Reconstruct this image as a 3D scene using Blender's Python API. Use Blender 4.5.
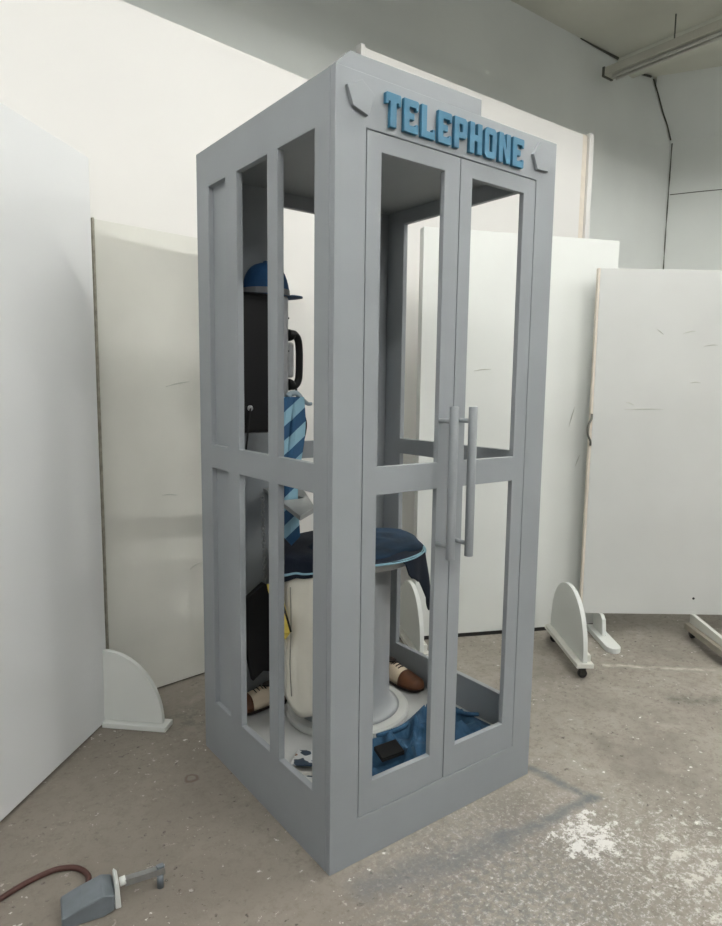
import bpy, bmesh, math, random
from mathutils import Vector, Matrix
from mathutils.geometry import tessellate_polygon
for o in list(bpy.data.objects): bpy.data.objects.remove(o)
S = bpy.context.scene
COL = S.collection
PI = math.pi
random.seed(7)

# ------------------------------------------------------------------ camera
cd = bpy.data.cameras.new('camera'); cam = bpy.data.objects.new('camera', cd); COL.objects.link(cam)
cd.sensor_fit = 'HORIZONTAL'; cd.sensor_width = 36.0
cd.lens = 666.61 * 36.0 / 722.0
cd.shift_x = -16.5 / 722.0; cd.shift_y = 5.5 / 722.0
cd.clip_start = .02
YAW, PITCH, ROLL = -.6576, -.1226, .0158
fwd = Vector((-math.sin(YAW) * math.cos(PITCH), math.cos(YAW) * math.cos(PITCH), math.sin(PITCH)))
rt = Vector((math.cos(YAW), math.sin(YAW), 0)); up = rt.cross(fwd)
r2 = math.cos(ROLL) * rt + math.sin(ROLL) * up; u2 = -math.sin(ROLL) * rt + math.cos(ROLL) * up
m = Matrix((r2, u2, -fwd)).transposed().to_4x4(); m.translation = Vector((-.982, -1.4677, 1.4037))
cam.matrix_world = m
S.camera = cam

# ------------------------------------------------------------------ world, exposure
w = bpy.data.worlds.new('world'); S.world = w; w.use_nodes = True
w.node_tree.nodes['Background'].inputs[0].default_value = (.95, .98, 1.0, 1)
w.node_tree.nodes['Background'].inputs[1].default_value = .25
S.view_settings.view_transform = 'Standard'; S.view_settings.look = 'None'
S.view_settings.gamma = 1; S.view_settings.use_curve_mapping = False
S.view_settings.exposure = 0.62

# lamps of the hall: long pendant fluorescents with opaque reflectors (housings are built below)
LAMP_Z = 3.6
LAMPS = [((1.1, -.3), 0, 27), ((3.7, -.3), 0, 32), ((-1.5, -.3), 0, 27), ((1.1, -2.9), 0, 68), ((3.7, -2.9), 0, 56), ((-1.5, -2.9), 0, 60)]

# ------------------------------------------------------------------ helpers
MATS = {}
def nt(mat): return mat.node_tree.nodes, mat.node_tree.links
def srgb(r, g, b):
    f = lambda c: (c / 255) / 12.92 if c / 255 <= .04045 else (((c / 255) + .055) / 1.055) ** 2.4
    return (f(r), f(g), f(b), 1)
def mat(name, col, rough=.6, metal=0, var=.06, scale=8, bump=0, bscale=60, spec=.4, col2=None):
    if name in MATS: return MATS[name]
    M_ = bpy.data.materials.new(name); M_.use_nodes = True; n, l = nt(M_)
    b = n['Principled BSDF']; b.inputs['Roughness'].default_value = rough; b.inputs['Metallic'].default_value = metal
    b.inputs['Specular IOR Level'].default_value = spec
    tc = n.new('ShaderNodeTexCoord'); no = n.new('ShaderNodeTexNoise'); no.inputs['Scale'].default_value = scale
    no.inputs['Detail'].default_value = 5; l.new(tc.outputs['Object'], no.inputs['Vector'])
    mx = n.new('ShaderNodeMix'); mx.data_type = 'RGBA'
    c2 = col2 or tuple(max(0, c * (1 - var * 2)) for c in col[:3]) + (1,)
    mx.inputs[6].default_value = col; mx.inputs[7].default_value = c2
    rp = n.new('ShaderNodeMapRange'); rp.inputs[1].default_value = .35; rp.inputs[2].default_value = .7
    l.new(no.outputs[0], rp.inputs[0]); l.new(rp.outputs[0], mx.inputs[0]); l.new(mx.outputs[2], b.inputs['Base Color'])
    if bump:
        n2 = n.new('ShaderNodeTexNoise'); n2.inputs['Scale'].default_value = bscale; n2.inputs['Detail'].default_value = 3
        l.new(tc.outputs['Object'], n2.inputs['Vector'])
        bp = n.new('ShaderNodeBump'); bp.inputs['Strength'].default_value = bump; bp.inputs['Distance'].default_value = .004
        l.new(n2.outputs[0], bp.inputs['Height']); l.new(bp.outputs[0], b.inputs['Normal'])
    MATS[name] = M_; return M_

def link(name, me, material, parent=None, smooth=False, bevel=0, solid=0, subd=0, offset=None):
    o = bpy.data.objects.new(name, me); COL.objects.link(o)
    if material and not me.materials: me.materials.append(material)
    if smooth: me.polygons.foreach_set('use_smooth', [True] * len(me.polygons))
    if parent: o.parent = parent
    if solid:
        s = o.modifiers.new('solid', 'SOLIDIFY'); s.thickness = solid; s.offset = 0
    if subd:
        s = o.modifiers.new('sub', 'SUBSURF'); s.levels = subd; s.render_levels = subd
    if bevel:
        s = o.modifiers.new('bevel', 'BEVEL'); s.width = bevel; s.segments = 2; s.limit_method = 'ANGLE'; s.harden_normals = False
    return o
def make(name, v, f, material, parent=None, **k):
    off = k.pop('off', (0, 0, 0))
    me = bpy.data.meshes.new(name); me.from_pydata([(a[0] - off[0], a[1] - off[1], a[2] - off[2]) for a in v], [], f)
    bm = bmesh.new(); bm.from_mesh(me); bmesh.ops.remove_doubles(bm, verts=bm.verts, dist=1e-5)
    bmesh.ops.recalc_face_normals(bm, faces=bm.faces); bm.to_mesh(me); bm.free()
    return link(name, me, material, parent, **k)
def boxvf(x0, x1, y0, y1, z0, z1):
    v = [(x, y, z) for x in (x0, x1) for y in (y0, y1) for z in (z0, z1)]
    f = [(0, 1, 3, 2), (4, 6, 7, 5), (0, 4, 5, 1), (2, 3, 7, 6), (0, 2, 6, 4), (1, 5, 7, 3)]
    return v, f
def box(name, x0, x1, y0, y1, z0, z1, material, parent=None, **k):
    return make(name, *boxvf(x0, x1, y0, y1, z0, z1), material, parent, **k)
def prism(name, loops, fn, t0, t1, material, parent=None, **k):
    """loops: 2D outer outline (+ holes); fn(a, b, t) -> 3D"""
    flat = [p for L in loops for p in L]; N = len(flat)
    tri = tessellate_polygon([[Vector((p[0], p[1], 0)) for p in L] for L in loops])
    v = [fn(p[0], p[1], t0) for p in flat] + [fn(p[0], p[1], t1) for p in flat]
    f = [tuple(t) for t in tri] + [tuple(i + N for i in reversed(t)) for t in tri]
    s = 0
    for L in loops:
        n = len(L)
        for i in range(n): f.append((s + i, s + (i + 1) % n, s + (i + 1) % n + N, s + i + N))
        s += n
    return make(name, v, f, material, parent, **k)
def frame(name, us, vs, holes, fn, t0, t1, material, parent=None, **k):
    """sheet cut on a grid: us, vs grid lines, holes = set of (i, j) open cells"""
    V = {}; v = []; f = []
    def g(i, j, s):
        if (i, j, s) not in V: V[(i, j, s)] = len(v); v.append(fn(us[i], vs[j], (t0, t1)[s]))
        return V[(i, j, s)]
    full = lambda i, j: 0 <= i < len(us) - 1 and 0 <= j < len(vs) - 1 and (i, j) not in holes
    for i in range(len(us) - 1):
        for j in range(len(vs) - 1):
            if not full(i, j): continue
            for s in (0, 1): f.append((g(i, j, s), g(i + 1, j, s), g(i + 1, j + 1, s), g(i, j + 1, s)))
            for di, dj, a, b in ((-1, 0, (i, j), (i, j + 1)), (1, 0, (i + 1, j), (i + 1, j + 1)), (0, -1, (i, j), (i + 1, j)), (0, 1, (i, j + 1), (i + 1, j + 1))):
                if not full(i + di, j + dj): f.append((g(*a, 0), g(*b, 0), g(*b, 1), g(*a, 1)))
    return make(name, v, f, material, parent, **k)
def lathe(name, prof, cx, cy, material, parent=None, n=40, **k):
    v = []; f = []
    for r, z in prof:
        for i in range(n): a = 2 * PI * i / n; v.append((cx + r * math.cos(a), cy + r * math.sin(a), z))
    for j in range(len(prof) - 1):
        for i in range(n): f.append((j * n + i, j * n + (i + 1) % n, (j + 1) * n + (i + 1) % n, (j + 1) * n + i))
    f.append(tuple(range(n))); f.append(tuple((len(prof) - 1) * n + i for i in range(n)))
    return make(name, v, f, material, parent, **k)
def catmull(pts, per=8):
    P = [Vector(p) for p in pts]; P = [2 * P[0] - P[1]] + P + [2 * P[-1] - P[-2]]; out = []
    for i in range(1, len(P) - 2):
        for q in range(per):
            t = q / per
            out.append(.5 * ((2 * P[i]) + (P[i + 1] - P[i - 1]) * t + (2 * P[i - 1] - 5 * P[i] + 4 * P[i + 1] - P[i + 2]) * t * t + (3 * P[i] - P[i - 1] - 3 * P[i + 1] + P[i + 2]) * t ** 3))
    out.append(P[-2]); return out
def tube(name, pts, r, material, parent=None, n=10, smooth_path=True, radii=None, **k):
    P = catmull(pts) if smooth_path else [Vector(p) for p in pts]
    v = []; f = []; nrm = None
    for i, p in enumerate(P):
        d = (P[min(i + 1, len(P) - 1)] - P[max(i - 1, 0)]).normalized()
        if nrm is None: nrm = d.orthogonal().normalized()
        nrm = (nrm - d * nrm.dot(d)).normalized(); b = d.cross(nrm)
        rr = radii(i / (len(P) - 1)) if radii else r
        for q in range(n): a = 2 * PI * q / n; v.append(p + rr * (math.cos(a) * nrm + math.sin(a) * b))
    for i in range(len(P) - 1):
        for q in range(n): f.append((i * n + q, i * n + (q + 1) % n, (i + 1) * n + (q + 1) % n, (i + 1) * n + q))
    f.append(tuple(range(n))); f.append(tuple((len(P) - 1) * n + q for q in range(n)))
    k.setdefault('smooth', True)
    return make(name, v, f, material, parent, **k)
def tag(o, label=None, cat=None, group=None, kind=None):
    if label: o['label'] = label
    if cat: o['category'] = cat
    if group: o['group'] = group
    if kind: o['kind'] = kind
    return o
def thing(name, loc, label, cat, rz=0, group=None):
    o = bpy.data.objects.new(name, None); COL.objects.link(o); o.location = loc; o.rotation_euler = (0, 0, rz)
    o.empty_display_size = .05
    return tag(o, label, cat, group)
def struct(o): o['kind'] = 'structure'; return o

# ------------------------------------------------------------------ materials
GREY = mat('booth_grey_paint', srgb(144, 149, 152), .55, var=.03, scale=5, bump=.05, bscale=45, spec=.3)
FLOORIN = mat('booth_floor_grey', srgb(176, 178, 176), .6, var=.04)
BLUE = mat('sign_blue_paint', srgb(54, 112, 140), .5, var=.10, scale=14)
WHITE = mat('flat_white_paint', srgb(218, 221, 217), .75, var=.025, scale=2.2, bump=.08, bscale=12, spec=.25)
WHITE2 = mat('flat_bright_white', srgb(221, 220, 216), .8, var=.012, scale=1.6, bump=.1, bscale=8, spec=.2)
WHITE3 = mat('flat_aged_white', srgb(214, 214, 206), .75, var=.05, scale=2.6, bump=.1, bscale=14, spec=.25)
EDGE = mat('raw_edge_cream', srgb(222, 214, 200), .8, var=.05, scale=20)
SHADOWGAP = mat('shadow_gap_dark', srgb(40, 40, 38), .9)
WALLG = mat('wall_pale_green_grey', srgb(232, 236, 232), .85, var=.04, scale=1.2, bump=.1, bscale=6, spec=.2)
CEIL = mat('ceiling_grey', srgb(226, 226, 214), .9, var=.05, scale=1.5)
BLACK = mat('black_plastic', srgb(10, 10, 11), .4, var=.1, spec=.25)
BLACKM = mat('black_matte', srgb(13, 13, 14), .8, var=.1)
SILVER = mat('brushed_steel', srgb(175, 177, 178), .38, metal=.85, var=.08, scale=30)
RUBBER = mat('caster_black', srgb(26, 26, 26), .6)
CRACK = mat('crack_dark', srgb(96, 97, 88), .9)

# ------------------------------------------------------------------ floor
def floor_mat():
    M_ = bpy.data.materials.new('painted_stained_concrete'); M_.use_nodes = True; n, l = nt(M_); b = n['Principled BSDF']
    b.inputs['Roughness'].default_value = .78; b.inputs['Specular IOR Level'].default_value = .25
    tc = n.new('ShaderNodeTexCoord'); P = tc.outputs['Object']
    def math_(op, a, c=None, clamp=False):
        q = n.new('ShaderNodeMath'); q.operation = op; q.use_clamp = clamp
        for i, s in enumerate((a, c)):
            if s is None: continue
            if isinstance(s, (int, float)): q.inputs[i].default_value = s
            else: l.new(s, q.inputs[i])
        return q.outputs[0]
    def vm(op, a, c=None):
        q = n.new('ShaderNodeVectorMath'); q.operation = op
        for i, s in enumerate((a, c)):
            if s is None: continue
            if isinstance(s, tuple): q.inputs[i].default_value = s
            else: l.new(s, q.inputs[i])
        return q
    def noise(sc, det=4, rough=.5, off=(0, 0, 0), vec=None):
        q = n.new('ShaderNodeTexNoise'); q.inputs['Scale'].default_value = sc; q.inputs['Detail'].default_value = det; q.inputs['Roughness'].default_value = rough
        a = vm('ADD', vec or P, off); l.new(a.outputs[0], q.inputs['Vector']); return q.outputs[0]
    def ramp(x, a, c, lo=0., hi=1.):
        q = n.new('ShaderNodeMapRange'); q.inputs[1].default_value = a; q.inputs[2].default_value = c
        q.inputs[3].default_value = lo; q.inputs[4].default_value = hi; l.new(x, q.inputs[0]); return q.outputs[0]
    def mix(a, c, f):
        q = n.new('ShaderNodeMix'); q.data_type = 'RGBA'
        for i, s in ((6, a), (7, c)):
            if isinstance(s, tuple): q.inputs[i].default_value = s
            else: l.new(s, q.inputs[i])
        if isinstance(f, float): q.inputs[0].default_value = f
        else: l.new(f, q.inputs[0])
        return q.outputs[2]
    # wobbling coordinates for hand-made looking edges
    wob = n.new('ShaderNodeTexNoise'); wob.inputs['Scale'].default_value = 9; wob.inputs['Detail'].default_value = 4; l.new(P, wob.inputs['Vector'])
    wv = vm('SUBTRACT', wob.outputs[1], (.5, .5, .5)); wv2 = vm('SCALE', wv.outputs[0]); wv2.inputs['Scale'].default_value = .06
    PW = vm('ADD', P, wv2.outputs[0]).outputs[0]
    def seg(a, c, vec=PW):
        d = Vector((c[0] - a[0], c[1] - a[1], 0)); L2 = d.length_squared
        pa = vm('SUBTRACT', vec, (a[0], a[1], 0)).outputs[0]
        h = vm('DOT_PRODUCT', pa, tuple(d)).outputs['Value']
        h = math_('DIVIDE', h, L2, True)
        q = vm('SCALE', (0, 0, 0)); q.inputs[0].default_value = tuple(d); l.new(h, q.inputs['Scale'])
        r = vm('SUBTRACT', pa, q.outputs[0]).outputs[0]
        return vm('LENGTH', r).outputs['Value']
    def blob(c, r, vec=PW):
        q = vm('DISTANCE', vec, (c[0], c[1], 0)).outputs['Value']; return ramp(q, r, r * .25)
    base = mix(srgb(150, 145, 136), srgb(124, 119, 111), ramp(noise(2.2, 6, .6), .35, .68))
    base = mix(base, srgb(166, 160, 150), ramp(noise(5.5, 5, .6, (3, 1, 0)), .55, .75, 0, .55))
    # browner, darker zone on the left of the booth
    sx = n.new('ShaderNodeSeparateXYZ'); l.new(P, sx.inputs[0])
    left = ramp(math_('ADD', sx.outputs[0], math_('MULTIPLY', wob.outputs[0], .5)), .55, .1)
    base = mix(base, srgb(116, 109, 100), math_('MULTIPLY', left, .6))
    base = mix(base, srgb(112, 104, 95), ramp(noise(24, 7, .82, (5, 1, 0)), .48, .66, 0, .75))
    base = mix(base, srgb(104, 101, 94), math_('MULTIPLY', blob((.03, 1.12), .16), ramp(noise(16, 4, .7), .45, .6)))
    # dark grime specks and scuffs
    base = mix(base, srgb(92, 86, 78), ramp(noise(26, 4, .7, (9, 2, 0)), .60, .72, 0, .6))
    base = mix(base, srgb(60, 56, 50), math_('MULTIPLY', ramp(noise(40, 4, .6, (1, 7, 0)), .62, .69, 0, .85), ramp(noise(2.7, 3, .6, (6, 9, 0)), .42, .58)))
    # white paint flecks
    base = mix(base, srgb(226, 224, 218), math_('MULTIPLY', ramp(noise(34, 4, .6, (4, 4, 0)), .64, .70, 0, .9), ramp(noise(3.1, 3, .6, (1, 9, 0)), .48, .6)))
    base = mix(base, srgb(214, 210, 202), ramp(noise(14, 4, .7, (7, 0, 0)), .66, .75, 0, .6))
    # whole sprayed area in front of the booth: dense pale flecks
    front = math_('MULTIPLY', blob((.5, -.55), .75), ramp(noise(62, 6, .8, (2, 8, 0)), .52, .62))
    base = mix(base, srgb(214, 212, 208), math_('MULTIPLY', front, .7))
    front2 = math_('MULTIPLY', blob((.35, -.35), .5), ramp(noise(38, 6, .8, (6, 3, 0)), .45, .58))
    base = mix(base, srgb(108, 108, 108), math_('MULTIPLY', front2, .7))
    splash = ramp(math_('ADD', noise(24, 6, .78, (5, 5, 0)), math_('MULTIPLY', blob((.755, -.34), .2), .185)), .645, .70, 0, .72)
    base = mix(base, srgb(232, 231, 228), splash)
    splash = ramp(math_('ADD', noise(26, 6, .78, (8, 5, 0)), math_('MULTIPLY', blob((.95, -.66), .55), .15)), .65, .72)
    base = mix(base, srgb(222, 220, 214), math_('MULTIPLY', splash, .55))
    # grey overspray lines left round a sheet
    for a, c, wd, st in (((.912, .02), (.935, -.235), .035, .85), ((.935, -.235), (.52, -.19), .035, .85), ((.52, -.19), (.06, -.10), .07, .6)):
        base = mix(base, srgb(98, 100, 103), math_('MULTIPLY', math_('MULTIPLY', ramp(seg(a, c), wd, wd * .2), ramp(noise(26, 5, .75, (3, 3, 0)), .34, .52, .25, 1.)), st))
    # black tyre scuff and pale tape line on the right, brown can rings on the left
    for a, c, wd, st, co in (((1.9, -.02), (2.15, -.25), .09, .6, (70, 66, 60)), ((1.95, .42), (2.35, .05), .022, .7, (205, 198, 184)),
                             ((1.15, -.2), (1.32, .0), .05, .45, (104, 98, 90))):
        s = math_('MULTIPLY', ramp(seg(a, c), wd, wd * .15), ramp(noise(11, 5, .7, (2, 2, 0)), .35, .6))
        base = mix(base, srgb(*co), math_('MULTIPLY', s, st))
    for c, r in (((-.133, .69), .022),):
        d = vm('DISTANCE', PW, (c[0], c[1], 0)).outputs['Value']; ring = ramp(math_('ABSOLUTE', math_('SUBTRACT', d, r)), .008, .002)
        base = mix(base, srgb(92, 76, 66), math_('MULTIPLY', ring, .7))
    l.new(base, b.inputs['Base Color'])
    bp = n.new('ShaderNodeBump'); bp.inputs['Strength'].default_value = .25; bp.inputs['Distance'].default_value = .004
    l.new(noise(35, 5, .7), bp.inputs['Height']); l.new(bp.outputs[0], b.inputs['Normal'])
    return M_
struct(box('floor', -5, 9, -7, 2.5, -.1, 0, floor_mat()))

# ------------------------------------------------------------------ room shell
struct(box('wall_back', -5, 5.74, 2.4, 2.55, 0, 4.6, WALLG))
struct(box('ceiling', -5, 9.5, -7, 2.55, 4.43, 4.6, CEIL))
# right wall stands at an obtuse angle to the back wall; its top leans inwards as a haunch
wr = bpy.data.objects.new('wall_right', None); COL.objects.link(wr); bpy.data.objects.remove(wr)
D_R = Vector((.48, -.87, 0)).normalized(); N_R = Vector((D_R.y, -D_R.x, 0))   # N_R points into the room
if N_R.x > 0: N_R = -N_R
def wallr(s, z, t): p = Vector((5.70, 2.4, 0)) + D_R * s - N_R * t; return (p.x, p.y, z)
prof = [(0, 0), (0, 3.93), (-.35, 4.43), (.2, 4.43), (.2, 0)]
vv = [wallr(s, z, t) for s in (-.15, 8) for t, z in prof]
wr = struct(make('wall_right', vv, [(0, 1, 2, 3, 4), (5, 9, 8, 7, 6)] + [(i, (i + 1) % 5, (i + 1) % 5 + 5, i + 5) for i in range(5)], WALLG))
# cracked joints on the far walls
tag(tube('joint_crack', [wallr(.02, 2.2, -.004), wallr(.015, 3.0, -.004), wallr(.02, 3.9, -.004)], .012, CRACK, wr, n=6, radii=lambda t: .003 + .004 * abs(math.sin(t * 17))))
tube('joint_crack', [(5.69, 2.388, 3.93), (5.60, 2.388, 4.06), (5.52, 2.39, 4.15), (5.41, 2.388, 4.29), (5.31, 2.388, 4.41)], .007, CRACK, wr, n=6)
tube('joint_crack', [wallr(.03, 3.40, -.002), wallr(.5, 3.405, -.002), wallr(1.2, 3.39, -.002), wallr(3, 3.41, -.002)], .004, CRACK, wr, n=6)
tube('joint_crack', [wallr(.62, 1.6, -.002), wallr(.61, 2.4, -.002), wallr(.64, 3.4, -.002)], .009, CRACK, wr, n=6, radii=lambda t: .003 + .006 * abs(math.sin(t * 23)))
wb_ = bpy.data.objects['wall_back']
tube('joint_crack', [(4.15, 2.392, 4.423), (4.45, 2.39, 4.42), (4.71, 2.392, 4.424)], .010, CRACK, wb_, n=6, radii=lambda q: .005 + .008 * q)
tube('joint_crack', [(4.985, 2.392, 4.39), (5.12, 2.39, 4.40), (5.27, 2.392, 4.422)], .010, CRACK, wb_, n=6)
tr = struct(box('trim_1', 4.72, 4.98, -7, 2.4, 4.33, 4.43, CEIL))   # shallow ceiling beam running to the back wall

# unlit batten under the ceiling
t = thing('ceiling_batten', (4.42, 2.28, 4.14), 'long grey unlit fluorescent housing hanging under the ceiling', 'light fixture')
STEELG = mat('batten_grey', srgb(196, 194, 182), .6, var=.05)
box('housing', -.065, .065, -4.2, 0, 0, .07, STEELG, t, bevel=.006)
box('end_cap', -.07, .07, 0, .02, -.005, .075, CRACK, t)
for y in (-.6, -2.2, -3.8): box('hanger', -.004, .004, y - .004, y + .004, .0705, .285, CRACK, t)
for i, x in enumerate((-.03, .03)): tube('lamp_tube', [(x, -4.1, -.018), (x, -.06, -.018)], .013, mat('dead_tube', srgb(214, 212, 204), .3), t, smooth_path=False)

# working pendants (above and behind the camera)
def pendant(pos, rot, watts):
    t = thing('pendant_light', (pos[0], pos[1], LAMP_Z), 'white fluorescent pendant with opaque reflector hanging from the hall ceiling', 'light fixture', math.radians(rot), 'lit hall pendants')
    prism('reflector', [[(-.20, -.02), (-.19, -.02), (-.075, .075), (.075, .075), (.19, -.02), (.20, -.02), (.085, .09), (-.085, .09)]], lambda a, b, q: (q, a, b), -.8, .8, WHITE2, t)
    M_ = bpy.data.materials.new('lit_tube'); M_.use_nodes = True; b_ = M_.node_tree.nodes['Principled BSDF']
    b_.inputs['Emission Color'].default_value = (1, .992, .965, 1); b_.inputs['Emission Strength'].default_value = watts * 1.5
    for s in (-.06, .06): tube('lamp_tube', [(-.75, s, -.015), (.75, s, -.015)], .016, M_, t, smooth_path=False)
    for s in (-.6, .6): box('hanger', s - .006, s + .006, -.006, .006, .09, 4.43 - LAMP_Z, CRACK, t)
for L in LAMPS: pendant(*L)

# ------------------------------------------------------------------ white scenic flats
def flat_root(name, a, b, label, group=None):
    """origin at ground point a, local +x towards b, local -y faces the camera"""
    d = Vector((b[0] - a[0], b[1] - a[1])); t = thing(name, (a[0], a[1], 0), label, 'scenery flat', math.atan2(d.y, d.x), group)
    return t, d.length
def dents(parent, pts, y=-.0015):
    for (x, z, L, an) in pts:
        c, s = math.cos(an) * L / 2, math.sin(an) * L / 2
        tube('scratch', [(x - c, y, z - s), (x, y, z + .004), (x + c, y, z + s)], .0025, SCR, parent, n=5, radii=lambda q: .0008 + .0022 * math.sin(PI * min(1, max(0, q))))
SCR = mat('scratch_grey', srgb(196, 198, 190), .9)

# left flat with quarter-round foot
t, L = flat_root('scenery_flat', (-1.15, .361), (-.25, 1.287), 'smooth white flat with a quarter-round foot, left of the phone booth')
box('panel', 0, L, 0, .03, .012, 2.24, mat('flat_cool_white', srgb(228, 230, 230), .7, var=.015, scale=1.5, bump=.06, bscale=9, spec=.25), t, bevel=.002)
box('stile', L - .045, L, .031, .06, .012, 2.24, WHITE, t, bevel=.002)
ft = prism('foot', [[(0, .024)] + [(.25 * math.sin(q), .024 + .296 * math.cos(q)) for q in [i * PI / 2 / 20 for i in range(21)]]],
           lambda a, b, q: (L - .02 + q, -a, b), -.011, .011, WHITE, t, bevel=.002)
box('base_plank', L - .055, L + .018, -.272, 0, .0, .022, WHITE, t, bevel=.003)

# grey-white flat standing behind it
t, L = flat_root('scenery_flat', (-.20, 1.427), (.62, 1.531), 'aged cream-white flat with worn edge between the left flat and the booth')
box('panel', 0, L, 0, .02, .01, 2.052, WHITE3, t, bevel=.002)
box('stile', -.008, -.001, -.002, .04, .01, 2.056, mat('worn_edge', srgb(170, 166, 152), .9, var=.2, scale=30), t)
dents(t, [(.35, 1.4, .12, .2), (.3, .9, .08, -.1), (.42, .55, .06, .4)])
# tall bright flat (left) and tall bright flat (right)
t, L = flat_root('scenery_flat', (-1.9, 1.362), (1.33, 1.773), 'very tall bright white flat towering behind the cream flat')
box('panel', 0, L, 0, .025, 0, 3.0, WHITE2, t, bevel=.002)
for x in (.02, 1.1, 2.2, L - .06): box('stile', x, x + .045, .026, .07, 0, 3.0, EDGE, t)
t, L = flat_root('scenery_flat', (1.405, 1.8), (3.45, 1.8), 'very tall bright white flat with a batten edge, behind the booth roof')
box('panel', 0, L, 0, .025, 0, 3.31, WHITE2, t, bevel=.002)
box('edge_strip', L + .001, L + .07, .012, .05, 0, 3.32, EDGE, t)
box('edge_batten', L + .071, L + .125, -.01, .05, 0, 3.335, WHITE2, t, bevel=.003)
box('edge_batten', -.03, -.001, -.004, .05, 0, 3.325, WHITE2, t, bevel=.003)
for x in (.5, 1.0, 1.5): box('stile', x, x + .045, .026, .07, 0, 3.31, EDGE, t)
# flat A behind right side
t, L = flat_root('scenery_flat', (1.376, 1.225), (2.418, .760), 'plain white flat standing behind the booth doors, a painted shadow line along its base')
box('panel', 0, L, 0, .028, .022, 2.228, WHITE, t, bevel=.002)
box('shadow_strip', 0, L, .003, .025, 0, .021, SHADOWGAP, t)  # dark strip painting in the shadow gap between panel and floor
for x in (0, L / 2, L - .045): box('stile', x, x + .045, .029, .065, .022, 2.228, WHITE, t)
dents(t, [(.35, 1.5, .1, .1), (.9, 1.25, .12, 1.3), (.95, 1.0, .07, 1.2)])

CASTER_G = mat('caster_fork', srgb(60, 60, 58), .5, metal=.5)
def caster(parent, x, y, z0, rz=0, wheel_r=.022):
    """swivel caster hanging below z0, standing on z=0 of its parent"""
    c = tube('caster', [(x - .010, y, wheel_r), (x + .010, y, wheel_r)], wheel_r, RUBBER, parent, n=18, smooth_path=False, smooth=False, bevel=.003)
    v, f = boxvf(x - .016, x - .012, y - .012, y + .012, wheel_r - .004, z0 - .004); f2 = [tuple(i + 8 for i in q) for q in f]; f3 = [tuple(i + 16 for i in q) for q in f]
    v2 = boxvf(x + .012, x + .016, y - .012, y + .012, wheel_r - .004, z0 - .004)[0]; v3 = boxvf(x - .02, x + .02, y - .02, y + .02, z0 - .004, z0)[0]
    make('caster_fork', v + v2 + v3, f + f2 + f3, CASTER_G, c)
def round_stand(a, b, label, hgt):
    """half-round plywood fin on a base runner, on casters; a = far end, b = near end"""
    d = Vector((b[0] - a[0], b[1] - a[1])); L = d.length
    t = thing('rolling_stand', (a[0], a[1], 0), label, 'stand', math.atan2(d.y, d.x), 'half-round rolling stands')
    zb = .062
    box('base_runner', 0, L, -.042, .042, zb, zb + .022, WHITE3, t, bevel=.002)
    out = [(L * .5 - L * .5 * .97 * math.cos(i * PI / 24), zb + .023 + (hgt - zb) * math.sin(i * PI / 24) ** .8) for i in range(25)]
    prism('fin', [out], lambda p, q, s: (p, s, q), -.011, .011, WHITE, t, bevel=.0015)
    box('cleat', .02, L - .03, .0115, .035, zb + .0225, zb + .055, WHITE3, t)
    for x in (.05, L - .04): caster(t, x, 0, zb)
    return t
round_stand((2.035, .800), (1.715, .352), 'half-round white plywood stand on black casters, in the open beside the booth', .375)
round_stand((1.353, 1.330), (1.150, .905), 'half-round white plywood stand on casters, seen behind the stool through the booth', .36)

# flat B (door-like rolling flat on the right)
t, L = flat_root('scenery_flat', (2.194, .718), (3.55, -.308), 'wide white rolling flat with a pull handle, in front of the others on the right')
box('panel', 0, L, 0, .03, .14, 2.05, mat('flat_b_white', srgb(204, 206, 203), .7, var=.03, scale=2, bump=.1, bscale=9, spec=.25), t, bevel=.002)
box('edge_strip', -.012, -.001, .0, .03, .14, 2.05, EDGE, t)
tube('pull_handle', [(-.006, -.004, 1.10), (-.012, -.018, 1.125), (-.03, -.03, 1.155), (-.035, -.034, 1.185), (-.03, -.03, 1.215), (-.012, -.018, 1.245), (-.006, -.004, 1.27)], .006, mat('handle_dull', srgb(110, 110, 104), .5, metal=.6), t)
dents(t, [(.28, 1.3, .22, .02), (.55, 1.45, .06, .05), (.34, 1.72, .05, -.6), (.5, 1.72, .07, .2), (.62, 1.65, .08, .1), (.2, 1.33, .05, -.3)])
lathe('peg_hole', [(.001, 0), (.007, .001), (.007, .003), (.001, .004)], 0, 0, BLACKM, t, n=14).matrix_local = Matrix.Translation((.63, -.001, .235)) @ Matrix.Rotation(PI / 2, 4, 'X')
f = thing('tmp', (0, 0, 0), 'x', 'x'); bpy.data.objects.remove(f)
pts = [(.07, .13), (.07, -.20)] + [(.11 + .04 * math.cos(PI + i * PI / 8), -.20 + .05 * math.sin(PI + i * PI / 8)) for i in range(9)] + [(.15, .13)]
prism('foot_paddle', [pts], lambda a, b, q: (a, b, q), .0, .03, WHITE, t, bevel=.004)
prism('foot', [[(-.12, .032)] + [(-.12 + .0, .139), (.0, .139), (.03, .12), (.05, .032)]], lambda a, b, q: (.11 + q, -a - .02, b), -.01, .01, WHITE, t)
box('base_runner', .60, .68, -.42, .02, .05, .085, mat('runner_grey', srgb(150, 144, 132), .8, var=.1), t, bevel=.002)
prism('foot', [[(-.02, .086), (-.02, .139), (.05, .139), (.40, .12), (.42, .086)]], lambda a, b, q: (.64 + q, -a, b), -.011, .011, WHITE3, t)
caster(t, .64, .0, .05, wheel_r=.021); caster(t, .64, -.38, .05, wheel_r=.021)

# ------------------------------------------------------------------ phone booth
W, D, H = .872, .875, 2.2
booth = thing('phone_booth', (W / 2, D / 2, 0), 'tall grey painted telephone booth with double doors and open windows', 'phone booth')
OFF = (W / 2, D / 2, 0)
def bp(fn, *a, **k): return fn(*a, booth, off=OFF, **k)
TH = .022
BV = .0022
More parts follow.
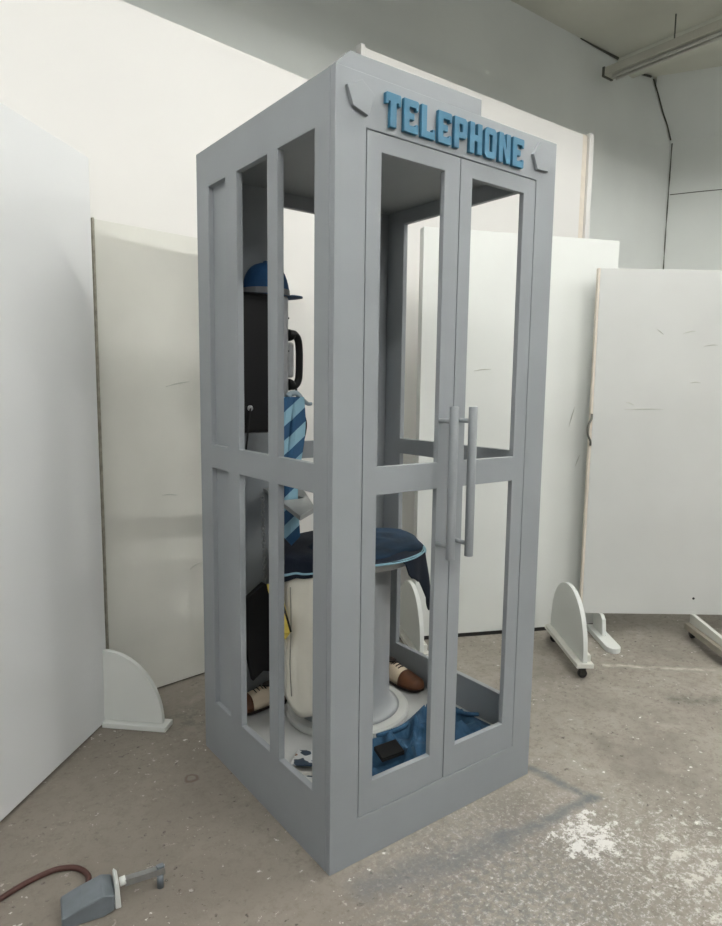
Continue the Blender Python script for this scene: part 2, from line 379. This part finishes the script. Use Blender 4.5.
# front frame: posts, header and threshold, with the door opening left free
bp(frame, 'front_frame', [0, .098, .778, W], [0, .139, 2.068, H], {(1, 1)}, lambda a, b, q: (a, q, b), 0, TH, GREY, bevel=BV)
# doors
def door(x0, x1, o0, o1):
    d = frame('door', [x0, o0, o1, x1], [.1415, .240, 1.099, 1.179, 2.018, 2.0655], {(1, 1), (1, 3)}, lambda a, b, q: (a, q, b), .0005, TH - .003, GREY, booth, off=OFF, bevel=.0015)
    return d
dl = door(.1005, .4385, .150, .379); dr = door(.4415, .7755, .490, .720)
def handle(d, x, za, zb):
    h = tube('handle', [(x, -.06, za), (x, -.06, zb)], .0135, GREY, d, n=16, smooth_path=False, smooth=False, off=OFF, bevel=.001)
    h.data.polygons.foreach_set('use_smooth', [len(p.vertices) == 4 for p in h.data.polygons])
    for z in (za + .038, zb - .043): tube('standoff', [(x, 0.0, z), (x, -.05, z)], .007, SILVER if x > 1 else GREY, h, n=10, smooth_path=False, off=OFF)
handle(dl, .385, .892, 1.348); handle(dr, .463, .892, 1.348)
# left side with two open lights and one blind recess (rows split at the mid rail)
bp(frame, 'side_frame', [TH + .0005, .0966, .2951, .3565, .5585, .6429, .7758, D], [0, .2161, 1.105, 1.1879, 2.0711, H],
   {(1, 1), (3, 1), (5, 1), (1, 3), (3, 3), (5, 3)}, lambda a, b, q: (q, a, b), 0, TH, GREY, bevel=BV)
for z0, z1 in ((.20, 1.12), (1.17, 2.085)): box('recess_panel', .018, .030, .632, .787, z0, z1, GREY, booth, off=OFF).hide_render = False
# right side: one wide light per row
bp(frame, 'side_frame', [TH + .0005, .115, .750, D], [0, .262, 1.118, 1.183, 2.075, H], {(1, 1), (1, 3)}, lambda a, b, q: (q, a, b), W - TH, W, GREY, bevel=BV)
# back: solid board behind the phone, open light beside it
bp(frame, 'back_frame', [TH + .0005, .29, .765, W - TH - .0005], [0, .235, 1.108, 1.178, 2.078, H], {(1, 1), (1, 3)}, lambda a, b, q: (a, q, b), D - TH, D, GREY, bevel=BV)
bp(box, 'roof', TH + .001, W - TH - .001, TH + .001, D - TH - .001, 2.13, 2.195, GREY)
bp(box, 'floor_board', TH + .001, W - TH - .001, TH + .001, D - TH - .001, .02, .13, FLOORIN)
# crown board lying along the roof front, mitred at the left
prism('crown', [[(.002, 2.2005), (.045, 2.241), (.52, 2.246), (.52, 2.2005)]], lambda a, b, q: (a, q, b), .003, .045, GREY, booth, off=OFF, bevel=.001)
# pentagon plaques on the header
for pts in ([(.029, 2.154), (.048, 2.108), (.096, 2.094), (.117, 2.148), (.076, 2.176)], [(.777, 2.182), (.746, 2.140), (.768, 2.098), (.822, 2.100), (.842, 2.158)]):
    prism('plaque', [pts], lambda a, b, q: (a, q, b), -.011, -.0002, GREY, booth, off=OFF, bevel=.001)

# letters
def rectl(x0, y0, x1, y1, c=0):
    if not c: return [(x0, y0), (x1, y0), (x1, y1), (x0, y1)]
    return [(x0 + c, y0), (x1 - c, y0), (x1, y0 + c), (x1, y1 - c), (x1 - c, y1), (x0 + c, y1), (x0, y1 - c), (x0, y0 + c)]
GL = {
 'T': [[(1.6, 0), (3.9, 0), (3.9, 6.3), (4.6, 6.3), (4.6, 5.6), (5.5, 5.6), (5.5, 8.2), (5.2, 8.5), (.3, 8.5), (0, 8.2), (0, 5.6), (.9, 5.6), (.9, 6.3), (1.6, 6.3)]],
 'E': [[(0, 0), (5.2, 0), (5.5, .3), (5.5, 2.5), (4.5, 2.5), (4.5, 1.9), (2.1, 1.9), (2.1, 3.4), (3.9, 3.4), (3.9, 5.1), (2.1, 5.1), (2.1, 6.6), (4.5, 6.6), (4.5, 6.0), (5.5, 6.0), (5.5, 8.2), (5.2, 8.5), (0, 8.5)]],
 'L': [[(0, 0), (5.2, 0), (5.5, .3), (5.5, 2.7), (4.4, 2.7), (4.4, 1.9), (2.1, 1.9), (2.1, 8.5), (0, 8.5)]],
 'P': [[(0, 0), (2.1, 0), (2.1, 2.9), (4.7, 2.9), (5.5, 3.7), (5.5, 7.7), (4.7, 8.5), (0, 8.5)], [(2.1, 4.6), (3.5, 4.6), (3.5, 6.7), (2.1, 6.7)]],
 'H': [[(0, 0), (2.1, 0), (2.1, 3.4), (3.4, 3.4), (3.4, 0), (5.5, 0), (5.5, 8.5), (3.4, 8.5), (3.4, 5.2), (2.1, 5.2), (2.1, 8.5), (0, 8.5)]],
 'O': [rectl(0, 0, 5.5, 8.5, .9), rectl(2.0, 1.9, 3.5, 6.6)],
 'N': [[(0, 0), (2.0, 0), (2.0, 4.4), (3.5, 0), (5.5, 0), (5.5, 8.5), (3.5, 8.5), (3.5, 4.1), (2.0, 8.5), (0, 8.5)]],
}
LET = {}
for i, ch in enumerate('TELEPHONE'):
    x0 = .152 + i * .0620; sc = .01
    if ch in LET:
        o = LET[ch].copy(); COL.objects.link(o)
    else:
        o = prism('letter', GL[ch], lambda a, b, q: (a * sc * .93, q, b * sc), -.012, -.0002, BLUE, booth, bevel=.001)
        LET[ch] = o
    o.location = (x0 - OFF[0], -OFF[1], 2.0845)
# phone shelf hanging from the back board
prism('shelf', [[(.075, .29), (.19, .385), (.415, D - TH - .001), (.245, D - TH - .001), (.195, .66), (.264, .66), (.262, .570), (.160, .570)]], lambda a, b, q: (a, b, q), .985, 1.0, mat('shelf_light_grey', srgb(150, 153, 152), .6), booth, off=OFF, bevel=.001)

# ------------------------------------------------------------------ pay phone on the blind recess
ph = thing('pay_phone', (.031, .72, 1.235), 'black pay phone with steel front plate and handset, inside the booth', 'telephone')
PO = tuple(ph.location)
box('body', .031, .205, .625, .815, 1.235, 1.715, BLACK, ph, off=PO, bevel=.012)
fp = box('front_plate', .2055, .232, .630, .810, 1.26, 1.71, SILVER, ph, off=PO, bevel=.006)
for z in (1.52, 1.58, 1.635): box('plate_band', .2322, .2345, .632, .808, z, z + .006, BLACKM, fp, off=PO)
box('coin_return', .2322, .240, .755, .795, 1.28, 1.33, BLACKM, ph, off=PO, bevel=.003)
for r in range(4):
    for c in range(3): box('key', .2322, .238, .725 + c * .026, .743 + c * .026, 1.40 + r * .026, 1.418 + r * .026, mat('key_grey', srgb(190, 190, 186), .4), ph, off=PO, bevel=.002)
lk = lathe('lock', [(.001, 0), (.010, 0), (.010, .004), (.006, .007), (.001, .007)], 0, 0, SILVER, ph, n=16); lk.matrix_local = Matrix.Translation((.075 - PO[0], .625 - PO[1], 1.322 - PO[2])) @ Matrix.Rotation(PI / 2, 4, 'X')
cr = box('cradle', .2322, .258, .636, .672, 1.43, 1.555, SILVER, ph, off=PO, bevel=.008)
hs = tube('handset', [(.246, .645, 1.405), (.262, .645, 1.402), (.277, .645, 1.415), (.283, .645, 1.45), (.283, .645, 1.53), (.277, .645, 1.568), (.262, .645, 1.582), (.246, .645, 1.580)], .014, BLACK, ph, n=14,
          radii=lambda q: .0135 + .006 * max(0, abs(q - .5) * 2 - .55) / .45, off=PO)
for z in (1.405, 1.580): lathe('ear_cap' if z > 1.5 else 'mouth_cap', [(.004, 0), (.021, .002), (.021, .010), (.014, .013), (.004, .013)], 0, 0, BLACK, hs, n=18, smooth=False).matrix_local = Matrix.Translation((.247 - PO[0], .645 - PO[1], z - PO[2])) @ Matrix.Rotation(-PI / 2, 4, 'Y')
tube('cord', [(.268, .643, 1.395), (.275, .642, 1.36), (.292, .636, 1.31), (.303, .63, 1.265), (.292, .625, 1.215), (.268, .622, 1.165), (.243, .62, 1.14), (.222, .63, 1.17), (.215, .68, 1.24)], .0042, BLACK, ph, off=PO)
tube('lock_cable', [(.074, .619, 1.322), (.066, .615, 1.28), (.058, .612, 1.22), (.052, .612, 1.17), (.058, .62, 1.13), (.06, .66, 1.10)], .003, BLACKM, ph, off=PO)

# cap on the phone
cp = thing('baseball_cap', (.187, .715, 1.716), 'blue and grey baseball cap resting on top of the pay phone', 'cap')
CAPB = mat('cap_blue', srgb(24, 70, 112), .8, var=.12, scale=12, bump=.2, bscale=120)
v = []; f = []; n_, rr = 28, 9
for j in range(rr + 1):
    q = j / rr
    for i in range(n_):
        a = 2 * PI * i / n_; r = math.cos(q * PI / 2) ** .75 if q < 1 else .0
        v.append((.084 * r * math.cos(a) - .004 * q, .080 * r * math.sin(a), .118 * math.sin(q * PI / 2) * (1 + .04 * math.cos(a))))
for j in range(rr):
    for i in range(n_): f.append((j * n_ + i, j * n_ + (i + 1) % n_, (j + 1) * n_ + (i + 1) % n_, (j + 1) * n_ + i))
cw = make('crown', v, f, CAPB, cp, smooth=True, solid=.003)
lathe('button', [(.001, .114), (.007, .115), (.006, .121), (.001, .123)], -.004, 0, CAPB, cw, n=12)
band = lathe('band', [(.0855, .002), (.0865, .010), (.0855, .024)], 0, 0, mat('cap_grey', srgb(120, 122, 126), .85), cp, n=28); band.scale = (1, .95, 1)
out = [(.070, .066)] + [(.070 + .072 * math.cos(q), .070 * math.sin(q)) for q in [PI / 2 - i * PI / 14 for i in range(1, 14)]] + [(.070, -.066)]
prism('brim', [out], lambda a, b, q: (a, b, q - .6 * b * b), .004, .009, mat('cap_brim', srgb(52, 78, 110), .8), cp)

# tie over the phone hook
TIE = bpy.data.materials.new('striped_silk'); TIE.use_nodes = True; n, l = nt(TIE)
tc = n.new('ShaderNodeTexCoord'); wv = n.new('ShaderNodeTexWave'); wv.wave_type = 'BANDS'; wv.bands_direction = 'X'; wv.inputs['Scale'].default_value = 1
mp = n.new('ShaderNodeMapping'); mp.inputs['Scale'].default_value = (-3.4, 3.4, 4.3); mp.vector_type = 'POINT'
sp = n.new('ShaderNodeSeparateXYZ'); l.new(tc.outputs['Object'], sp.inputs[0])
def mth(op, a, c):
    q = n.new('ShaderNodeMath'); q.operation = op
    for i, s in enumerate((a, c)):
        if isinstance(s, (int, float)): q.inputs[i].default_value = s
        else: l.new(s, q.inputs[i])
    return q.outputs[0]
s_ = mth('ADD', mth('MULTIPLY', sp.outputs[2], 9.8), mth('MULTIPLY', mth('SUBTRACT', sp.outputs[0], sp.outputs[1]), -7.0)); fr = mth('FRACT', s_, 0)
cr_ = n.new('ShaderNodeValToRGB'); cr_.color_ramp.interpolation = 'CONSTANT'
cr_.color_ramp.elements[0].color = srgb(36, 82, 120); cr_.color_ramp.elements[1].position = .5; cr_.color_ramp.elements[1].color = srgb(140, 182, 200)
l.new(fr, cr_.inputs[0]); l.new(cr_.outputs[0], n['Principled BSDF'].inputs['Base Color']); n['Principled BSDF'].inputs['Roughness'].default_value = .55
tie = thing('striped_tie', (.225, .60, .82), 'blue and pale blue striped necktie hanging below the pay phone', 'tie'); TO = tuple(tie.location)
def ribbon(name, path, wfn, material, parent, off, wdir=Vector((.79, -.61, 0)), tip=True, th=.004):
    v = []; f = []; N = len(path)
    for i, p in enumerate(path):
        hw = wfn(i / (N - 1)) / 2; p = Vector(p)
        for s in (-1, 0, 1): v.append(p + wdir * hw * s + Vector((-.61, -.79, 0)) * (.006 if s == 0 else 0))
    for i in range(N - 1):
        for s in (0, 1): f.append((i * 3 + s, i * 3 + s + 1, i * 3 + s + 4, i * 3 + s + 3))
    if tip:
        e = Vector(path[-1]) + Vector((0, 0, -wfn(1) * .55)); v.append(e); k = (N - 1) * 3; q = len(v) - 1
        f += [(k, k + 1, q), (k + 1, k + 2, q)]
    return make(name, v, f, material, parent, solid=th, off=off, smooth=False)
path = [(.236 + .010 * math.sin(i * .5) - .020 * i / 14, .596, 1.362 - i * (1.362 - .86) / 14) for i in range(15)]
ribbon('wide_blade', path, lambda q: .066 - .004 * q + .012 * math.sin(q * 9) * .2, TIE, tie, TO)
path = [(.16 - .02 * i / 10, .600, 1.10 - i * .022) for i in range(11)]
ribbon('narrow_blade', [(.215, .604, 1.362), (.20, .606, 1.25), (.185, .606, 1.1), (.17, .606, .98), (.158, .606, .90)], lambda q: .036, TIE, tie, TO)
tube('loop', [(.215, .606, 1.362), (.225, .606, 1.372), (.245, .598, 1.374), (.266, .592, 1.352), (.285, .588, 1.338), (.300, .586, 1.338)], .012, mat('tie_back', srgb(142, 158, 166), .7), tie, off=TO, radii=lambda q: .012 * (1 - .5 * q))

# directory binder hanging on a chain
dbk = thing('directory_binder', (.17, .712, .295), 'black telephone directory binder with yellow pages hanging on a chain', 'book'); DO = tuple(dbk.location)
cov = [(.085, .615), (.165, .668), (.190, .655), (.262, .47), (.232, .30), (.162, .325), (.118, .295), (.087, .45)]
prism('cover', [cov], lambda a, b, q: (a, q, b), .700, .724, BLACKM, dbk, off=DO, bevel=.004)
prism('page_block', [[(.10, .61), (.168, .655), (.188, .645), (.255, .47), (.226, .315), (.165, .337), (.125, .31)]], lambda a, b, q: (a, q, b), .7245, .742, mat('yellow_pages', srgb(214, 190, 84), .9, var=.1, scale=40), dbk, off=DO)
for i in range(24):
    z = .672 + i * .0136; x = .176 - .0004 * i; R_ = .0075
    hor = i % 2
    pts = [(x + (R_ * math.cos(q) if hor else R_ * .35 * math.cos(q)), .712 + (0 if hor else R_ * math.cos(q) * .9), z + .0105 * math.sin(q)) for q in [k * 2 * PI / 10 for k in range(11)]]
    tube('chain_link', pts, .0019, SILVER, dbk, n=5, smooth_path=False, off=DO)

# ------------------------------------------------------------------ pedestal stool and clothes
SX, SY, ST = .465, .578, .795
st = thing('pedestal_stool', (SX, SY, .131), 'round grey pedestal stool inside the booth, piled with clothes', 'stool'); SO = tuple(st.location)
STM = mat('stool_grey', srgb(168, 172, 174), .5, var=.03); STL = mat('stool_pale', srgb(196, 198, 194), .5, var=.03)
lathe('base', [(.001, .131), (.238, .131), (.243, .138), (.243, .152), (.236, .160), (.20, .162), (.001, .1625)], SX, SY, STL, st, n=56, off=SO, smooth=False)
lathe('column', [(.001, .163), (.205, .163), (.190, .170), (.176, .184), (.166, .205), (.165, .235), (.163, .30), (.163, .70), (.167, .735), (.177, .7515), (.001, .7515)], SX, SY, STM, st, n=56, off=SO, smooth=True)
lathe('seat', [(.001, .752), (.244, .752), (.256, .760), (.260, .775), (.256, .788), (.245, ST), (.001, ST)], SX, SY, STL, st, n=56, off=SO)

def hsh(a, b): return math.sin(a * 12.9898 + b * 78.233) * 43758.5453 % 1
def drape(name, material, t0, t1, drop, R=.246, top=ST, lift=.006, wave=.012, nth=64, nr=10, nd=14, parent=None, off=(0, 0, 0), bump=.012, s_from=None, out=0, r0=.0, seed=0, th=.006):
    """cloth lying on the round seat from radius r0 and falling down its rim over angles t0..t1"""
    v = []; f = []
    rows = nr + nd + 1
    for i in range(nth + 1):
        q = i / nth; th_ = math.radians(t0 + (t1 - t0) * q); Lc = drop(math.degrees(th_) % 360)
        for j in range(rows):
            if s_from is None:
                s = r0 + (R - r0) * j / nr if j <= nr else R + Lc * (j - nr) / nd
            else:
                s = R + max(.0, Lc * (s_from[0] + (s_from[1] - s_from[0]) * j / (rows - 1)))
            rip = math.sin(th_ * 9 + seed) * .6 + math.sin(th_ * 17 + 1.3 + seed) * .4
            if s <= R:
                z = top + lift + bump * (.5 + .5 * math.sin(s * 31 + th_ * 3 + seed)) * (.6 + .4 * math.sin(th_ * 5 + seed)) * (1 if s < R * .9 else .4); r = s
                if s > R * .88: z -= .010 * ((s - R * .88) / (R * .12)) ** 2
            else:
                dwn = s - R; z = top + lift - .010 - max(0, dwn - .012) ; r = R + .010 * min(1, dwn / .02) + wave * rip * min(1, dwn / .12) + .022 * min(1, dwn / .2)
            r += out
            v.append((SX + r * math.cos(th_), SY + r * math.sin(th_), z + (out if s <= R else 0)))
    for i in range(nth):
        for j in range(rows - 1): f.append((i * rows + j, (i + 1) * rows + j, (i + 1) * rows + j + 1, i * rows + j + 1))
    return make(name, v, f, material, parent, solid=th, smooth=True, off=off)
def smooth_steps(pts):
    def fn(d):
        for (a, x), (b, y) in zip(pts, pts[1:]):
            if a <= d <= b:
                q = (d - a) / (b - a); q = q * q * (3 - 2 * q); return x + (y - x) * q
        return pts[-1][1]
    return fn
CREAM = mat('cream_cotton', srgb(232, 229, 216), .9, var=.03, scale=6, bump=.2, bscale=90)
NAVY = mat('navy_wool', srgb(13, 25, 42), .9, var=.2, scale=10, bump=.3, bscale=140)
PALE = mat('pale_blue_trim', srgb(150, 190, 205), .8)
# white trousers / jacket falling down the left of the stool
wj = thing('white_jacket', (SX - .25, SY - .1, .2), 'cream white jacket draped over the left of the stool, hem near the floor', 'clothing'); WO = tuple(wj.location)
dropw = smooth_steps([(0, .4), (150, .30), (168, .40), (178, .45), (184, .52), (200, .57), (214, .55), (232, .50), (245, .3), (360, .3)])
drape('cloth', CREAM, 173, 240, dropw, R=.266, parent=wj, off=WO, r0=.09, lift=.006, wave=.013, seed=1, nd=24, bump=.004)
fl = drape('placket', mat('cream_shade_seam', srgb(214, 211, 200), .9), 186, 189, dropw, R=.266, parent=wj, off=WO, s_from=(.1, .98), out=.0065, seed=1, nth=4, th=.003)
tube('seam', [(SX + (.305) * math.cos(math.radians(a)), SY + .305 * math.sin(math.radians(a)), z) for a, z in ((193, .70), (193.5, .55), (192.5, .42), (194, .30))], .002, mat('seam_grey', srgb(150, 148, 138), .9), wj, n=5, off=WO)
# yellow tie slipped over the jacket
yt = thing('yellow_tie', (SX - .3, SY, .52), 'narrow yellow necktie with a black edge lying over the white jacket', 'tie'); YO = tuple(yt.location)
YM = mat('yellow_silk', srgb(206, 184, 84), .6, var=.15, scale=30)
def ypt(a, z, r=.334): return (SX + r * math.cos(math.radians(a)), SY + r * math.sin(math.radians(a)), z)
ribbon('blade', [ypt(178, .70, .325), ypt(182, .68, .332), ypt(187, .65), ypt(191, .595), ypt(194, .545)], lambda q: .046, YM, yt, YO, wdir=Vector((.5, -.8, .3)).normalized(), th=.003)
tube('edge', [ypt(186, .70, .334), ypt(189, .68, .337), ypt(192, .65, .338), ypt(196, .60, .338), ypt(199, .555, .338)], .004, BLACKM, yt, n=6, off=YO)
# navy jumper
nj = thing('navy_jumper', (SX, SY, ST + .012), 'navy jumper with pale blue trim heaped on the stool seat', 'clothing'); NO = tuple(nj.location)
dropn = smooth_steps([(0, .09), (10, .07), (60, .05), (130, .04), (160, .045), (174, .12), (182, .10), (200, .07), (222, .05), (236, .014), (277, .014), (284, .085), (299, .115), (310, .21), (318, .255), (326, .245), (335, .16), (346, .10), (360, .09)])
drape('body_cloth', NAVY, 0, 360, dropn, parent=nj, off=NO, lift=.010, R=.276, bump=.006, nth=120, seed=2.2)
drape('trim', PALE, 226, 352, smooth_steps([(0, .02), (296, .012), (320, .016), (334, .06), (345, .10), (360, .05)]), parent=nj, off=NO, lift=.006, R=.281, s_from=(0, .9), out=.004, seed=2.2, nth=60, th=.004)
drape('trim', PALE, 172, 224, dropn, parent=nj, off=NO, lift=.010, R=.276, s_from=(.70, .80), out=.005, seed=2.2, nth=30, th=.003)
# top folded layer
v = []; f = []; nn, mm = 40, 10
for i in range(nn):
    a = 2 * PI * i / nn; Rm = .222 + .022 * math.sin(2 * a + .6) + .012 * math.sin(5 * a)
    for j in range(mm + 1):
        q = j / mm; r = Rm * q; z = ST + .019 + .003 * (1 - q ** 3) + .005 * math.sin(r * 55 + 3 * a) * (1 - q * .5)
        if j == mm: z -= .012
        v.append((SX + .058 + r * math.cos(a), SY - .042 + r * math.sin(a), z))
for i in range(nn):
    for j in range(mm): f.append((i * (mm + 1) + j, ((i + 1) % nn) * (mm + 1) + j, ((i + 1) % nn) * (mm + 1) + j + 1, i * (mm + 1) + j + 1))
make('folded_layer', v, f, mat('navy_teal', srgb(30, 56, 80), .85, var=.25, scale=9, bump=.3, bscale=120), nj, solid=.009, smooth=True, off=NO)

# blue jeans crumpled on the booth floor behind the doors
jn = thing('blue_trousers', (.55, .22, .131), 'crumpled blue trousers lying on the booth floor behind the doors', 'clothing'); JO = tuple(jn.location)
JM = mat('blue_cotton', srgb(52, 92, 124), .9, var=.28, scale=16, bump=.6, bscale=45)
outl = [(.14, .10), (.20, .25), (.34, .315), (.42, .325), (.52, .315), (.66, .372), (.705, .345), (.745, .30), (.79, .40), (.822, .36), (.825, .24), (.822, .06), (.68, .052), (.5, .05), (.3, .05)]
cpl = [p for p in catmull([(x, y, 0) for x, y in outl] + [(outl[0][0], outl[0][1], 0)], 5)][:-1]
cx, cy = .5, .19; v = []; f = []; NR = 22
def jh(x, y, q):
    a = abs(math.sin(x * 19 + y * 11 + 1.1 * math.sin(y * 21))); b = abs(math.sin(x * 9 - y * 26 + 1.6 * math.sin(x * 13) + .8)); c = math.sin(x * 41 + y * 33)
    return .008 + .046 * (1 - a) ** 3 + .044 * (1 - b) ** 3 + .006 * c + .02 * math.exp(-((x - .7) ** 2 + (y - .3) ** 2) / .01)
for i, p in enumerate(cpl):
    for j in range(NR + 1):
        q = j / NR; x = cx + (p.x - cx) * q; y = cy + (p.y - cy) * q
        z = .1345 + jh(x, y, q) * (1 - q ** 7)
        v.append((x, y, z))
K = len(cpl)
for i in range(K):
    for j in range(NR): f.append((i * (NR + 1) + j, ((i + 1) % K) * (NR + 1) + j, ((i + 1) % K) * (NR + 1) + j + 1, i * (NR + 1) + j + 1))
make('cloth', v, f, JM, jn, solid=.004, smooth=True, off=JO)
tube('waistband', [(.40, .30, .165), (.50, .285, .172), (.60, .315, .176), (.665, .352, .168)], .009, JM, jn, off=JO, n=8)
tube('leg_hem', [(.70, .30, .185), (.72, .24, .19), (.76, .205, .18), (.81, .20, .165)], .008, JM, jn, off=JO, n=8)
# black wallet on the trousers
wl = thing('black_wallet', (.335, .150, .196), 'small black leather wallet lying on the crumpled blue trousers', 'wallet')
o1 = box('cover', -.042, .042, -.032, .032, 0, .008, BLACKM, wl, bevel=.003); o2 = box('flap', -.042, .042, -.031, .032, .0085, .016, BLACKM, wl, bevel=.003)
wl.rotation_euler = (math.radians(10), math.radians(-6), math.radians(-12))

# two-tone shoes
BROWN = mat('brown_leather', srgb(104, 62, 34), .45, var=.2, scale=18, spec=.5); CREAML = mat('cream_leather', srgb(222, 206, 182), .5, var=.06); SOLE = mat('shoe_sole', srgb(34, 24, 20), .6)
def shoe(loc, rz, label, tilt=0):
    t = thing('two_tone_shoe', loc, label, 'shoe', rz, 'two-tone shoes on the booth floor')
    if tilt: t.rotation_euler[0] = tilt
    L = .27
    def hw(q): return (.030 + .006 * math.sin(PI * q) if q < .3 else .033 + .013 * math.sin(PI * (q - .3) / .75)) * (1 if q < .86 else math.sqrt(max(.02, 1 - ((q - .86) / .145) ** 2)))
    def ht(q): return .068 + .006 * math.cos(q * 6) if q < .42 else .07 - .036 * min(1, (q - .42) / .42) ** .9 if q < .9 else .034 - .016 * ((q - .9) / .1) ** 2
    def heel(q): return 1 if q > .05 else .75 + .25 * q / .05
    def loft(name, q0, q1, material, parent, n=12, pad=0, m=14, zb=.016):
        v = []; f = []
        for i in range(n + 1):
            q = q0 + (q1 - q0) * i / n; a, b = hw(q) * heel(q) + pad, ht(q) + pad
            for k in range(m + 1):
                s = PI * k / m; cx_ = math.cos(s); sn = math.sin(s)
                v.append((q * L, math.copysign(abs(cx_) ** .75, cx_) * a * (1 - .35 * sn ** 2 * (1 if q < .5 else .3)), zb + b * sn ** .8))
        for i in range(n):
            for k in range(m): f.append((i * (m + 1) + k, i * (m + 1) + k + 1, (i + 1) * (m + 1) + k + 1, (i + 1) * (m + 1) + k))
        for i in range(n): f.append((i * (m + 1), (i + 1) * (m + 1), (i + 1) * (m + 1) + m, i * (m + 1) + m))
        f.append(tuple(range(m + 1))); f.append(tuple(n * (m + 1) + k for k in range(m + 1)))
        return make(name, v, f, material, parent, smooth=True)
    up = loft('upper', .0, .995, CREAML, t, n=22)
    loft('toe_cap', .64, 1.0, BROWN, t, n=12, pad=.0022); loft('heel_counter', .0, .20, BROWN, t, n=8, pad=.0022)
    so = [(q * L, hw(q) * heel(q) + .004) for q in [i / 24 for i in range(25)]]
    prism('sole', [so + [(a, -b) for a, b in reversed(so)]], lambda a, b, q: (a, b, q), .006, .0155, SOLE, t)
    prism('heel', [[(a, b) for a, b in so if a < .075] + [(a, -b) for a, b in reversed(so) if a < .075]], lambda a, b, q: (a, b, q), 0, .0058, SOLE, t)
    lin = lathe('lining', [(.002, 0), (.021, 0), (.024, .006), (.002, .006)], 0, 0, SOLE, t, n=20); lin.scale = (1.9, 1, 1); lin.location = (.068, 0, .083)
    for i in range(4):
        x = .105 + i * .014; z = .016 + ht(x / L) + .003
        tube('lace', [(x, -.016, z - .005), (x + .004, 0, z + .001), (x, .016, z - .005)], .0022, SOLE, t, n=6)
    return t
shoe((.770, .785, .131), math.radians(-83), 'two-tone cream and brown shoe beside the right booth wall, behind the stool')
shoe((.322, .797, .131), math.radians(179), 'two-tone brown and cream shoe in the corner below the pay phone')

# printed booklet
bk = thing('folded_booklet', (.135, .335, .131), 'small folded printed booklet with dark and brown cover on the booth floor', 'booklet', math.radians(48))
PR = bpy.data.materials.new('booklet_print'); PR.use_nodes = True; n, l = nt(PR); tc = n.new('ShaderNodeTexCoord'); vo = n.new('ShaderNodeTexNoise'); vo.inputs['Scale'].default_value = 11; l.new(tc.outputs['Object'], vo.inputs[0])
cr_ = n.new('ShaderNodeValToRGB'); cr_.color_ramp.interpolation = 'CONSTANT'
for i, (p, c) in enumerate(((0, (34, 52, 70)), (.43, (190, 192, 192)), (.55, (120, 78, 52)), (.64, (28, 62, 88)))):
    e = cr_.color_ramp.elements[i] if i < 2 else cr_.color_ramp.elements.new(p)
    e.position = p; e.color = srgb(*c)
l.new(vo.outputs[0], cr_.inputs[0]); l.new(cr_.outputs[0], n['Principled BSDF'].inputs['Base Color'])
box('pages', -.062, .062, -.045, .045, .0025, .012, mat('paper', srgb(214, 212, 204), .9), bk)
prism('cover', [[(-.065, 0), (.065, 0), (.065, .016), (-.065, .040), (-.065, .036), (.061, .0125), (.061, .002), (-.065, .002)]], lambda a, b, q: (a, q, b), -.048, .048, PR, bk)

# ------------------------------------------------------------------ clamp tool and hose on the floor, left foreground
cl = thing('clamp_tool', (-.56, .27, 0), 'grey metal clamp with a flat silver bar lying on the floor', 'tool'); CO = tuple(cl.location)
GB = mat('tool_blue_grey', srgb(120, 128, 134), .5, metal=.3, var=.1, scale=20)
def oriented(a, b):
    d = Vector((b[0] - a[0], b[1] - a[1], 0)); return d.normalized(), Vector((-d.normalized().y, d.normalized().x, 0)), d.length
a_, b_ = (-.66, .262), (-.530, .238); d_, n__, L_ = oriented(a_, b_)
def loc_(s, t, z): p = Vector((a_[0], a_[1], 0)) + d_ * s + n__ * t; return (p.x, p.y, z)
prism('body', [[(0, 0), (.10, 0), (.128, .01), (.130, .052), (.10, .062), (.05, .048), (0, .03)]], lambda a, b, q: loc_(a, q, b), -.05, .04, GB, cl, off=CO, bevel=.005)
prism('jaw', [[(.131, 0), (.146, 0), (.142, .066), (.134, .076), (.131, .07)]], lambda a, b, q: loc_(a, q, b), -.035, .03, WHITE, cl, off=CO, bevel=.002)
tube('knob', [loc_(.1465, .0, .05), loc_(.162, .0, .052)], .012, WHITE, cl, n=14, smooth_path=False, off=CO)
make('bar', [(*p, z) for p in ((-.505, .222), (-.402, .205), (-.396, .222), (-.498, .240)) for z in (.040, .058)], [(0, 2, 4, 6), (1, 7, 5, 3), (0, 1, 3, 2), (2, 3, 5, 4), (4, 5, 7, 6), (6, 7, 1, 0)], SILVER, cl, off=CO)
box('end_block', -.422, -.402, .206, .222, .0585, .066, GB, cl, off=CO, bevel=.002)
tube('post', [(-.413, .213, 0), (-.413, .213, .0395)], .009, GB, cl, n=12, smooth_path=False, off=CO)
tube('bracket', [loc_(.162, 0, .05), (-.50, .231, .049)], .006, SILVER, cl, smooth_path=False, off=CO)
tag(tube('rubber_hose', [(-.80, .44, .0085), (-.717, .471, .0085), (-.649, .483, .0085), (-.608, .477, .0085), (-.572, .450, .0085), (-.556, .40, .0085), (-.575, .345, .0085)], .0078, mat('hose_brown', srgb(78, 50, 44), .6)), 'thin brown rubber hose curving across the floor beside the clamp', 'hose')
cl.location.y += .035; cl.location.x += .01
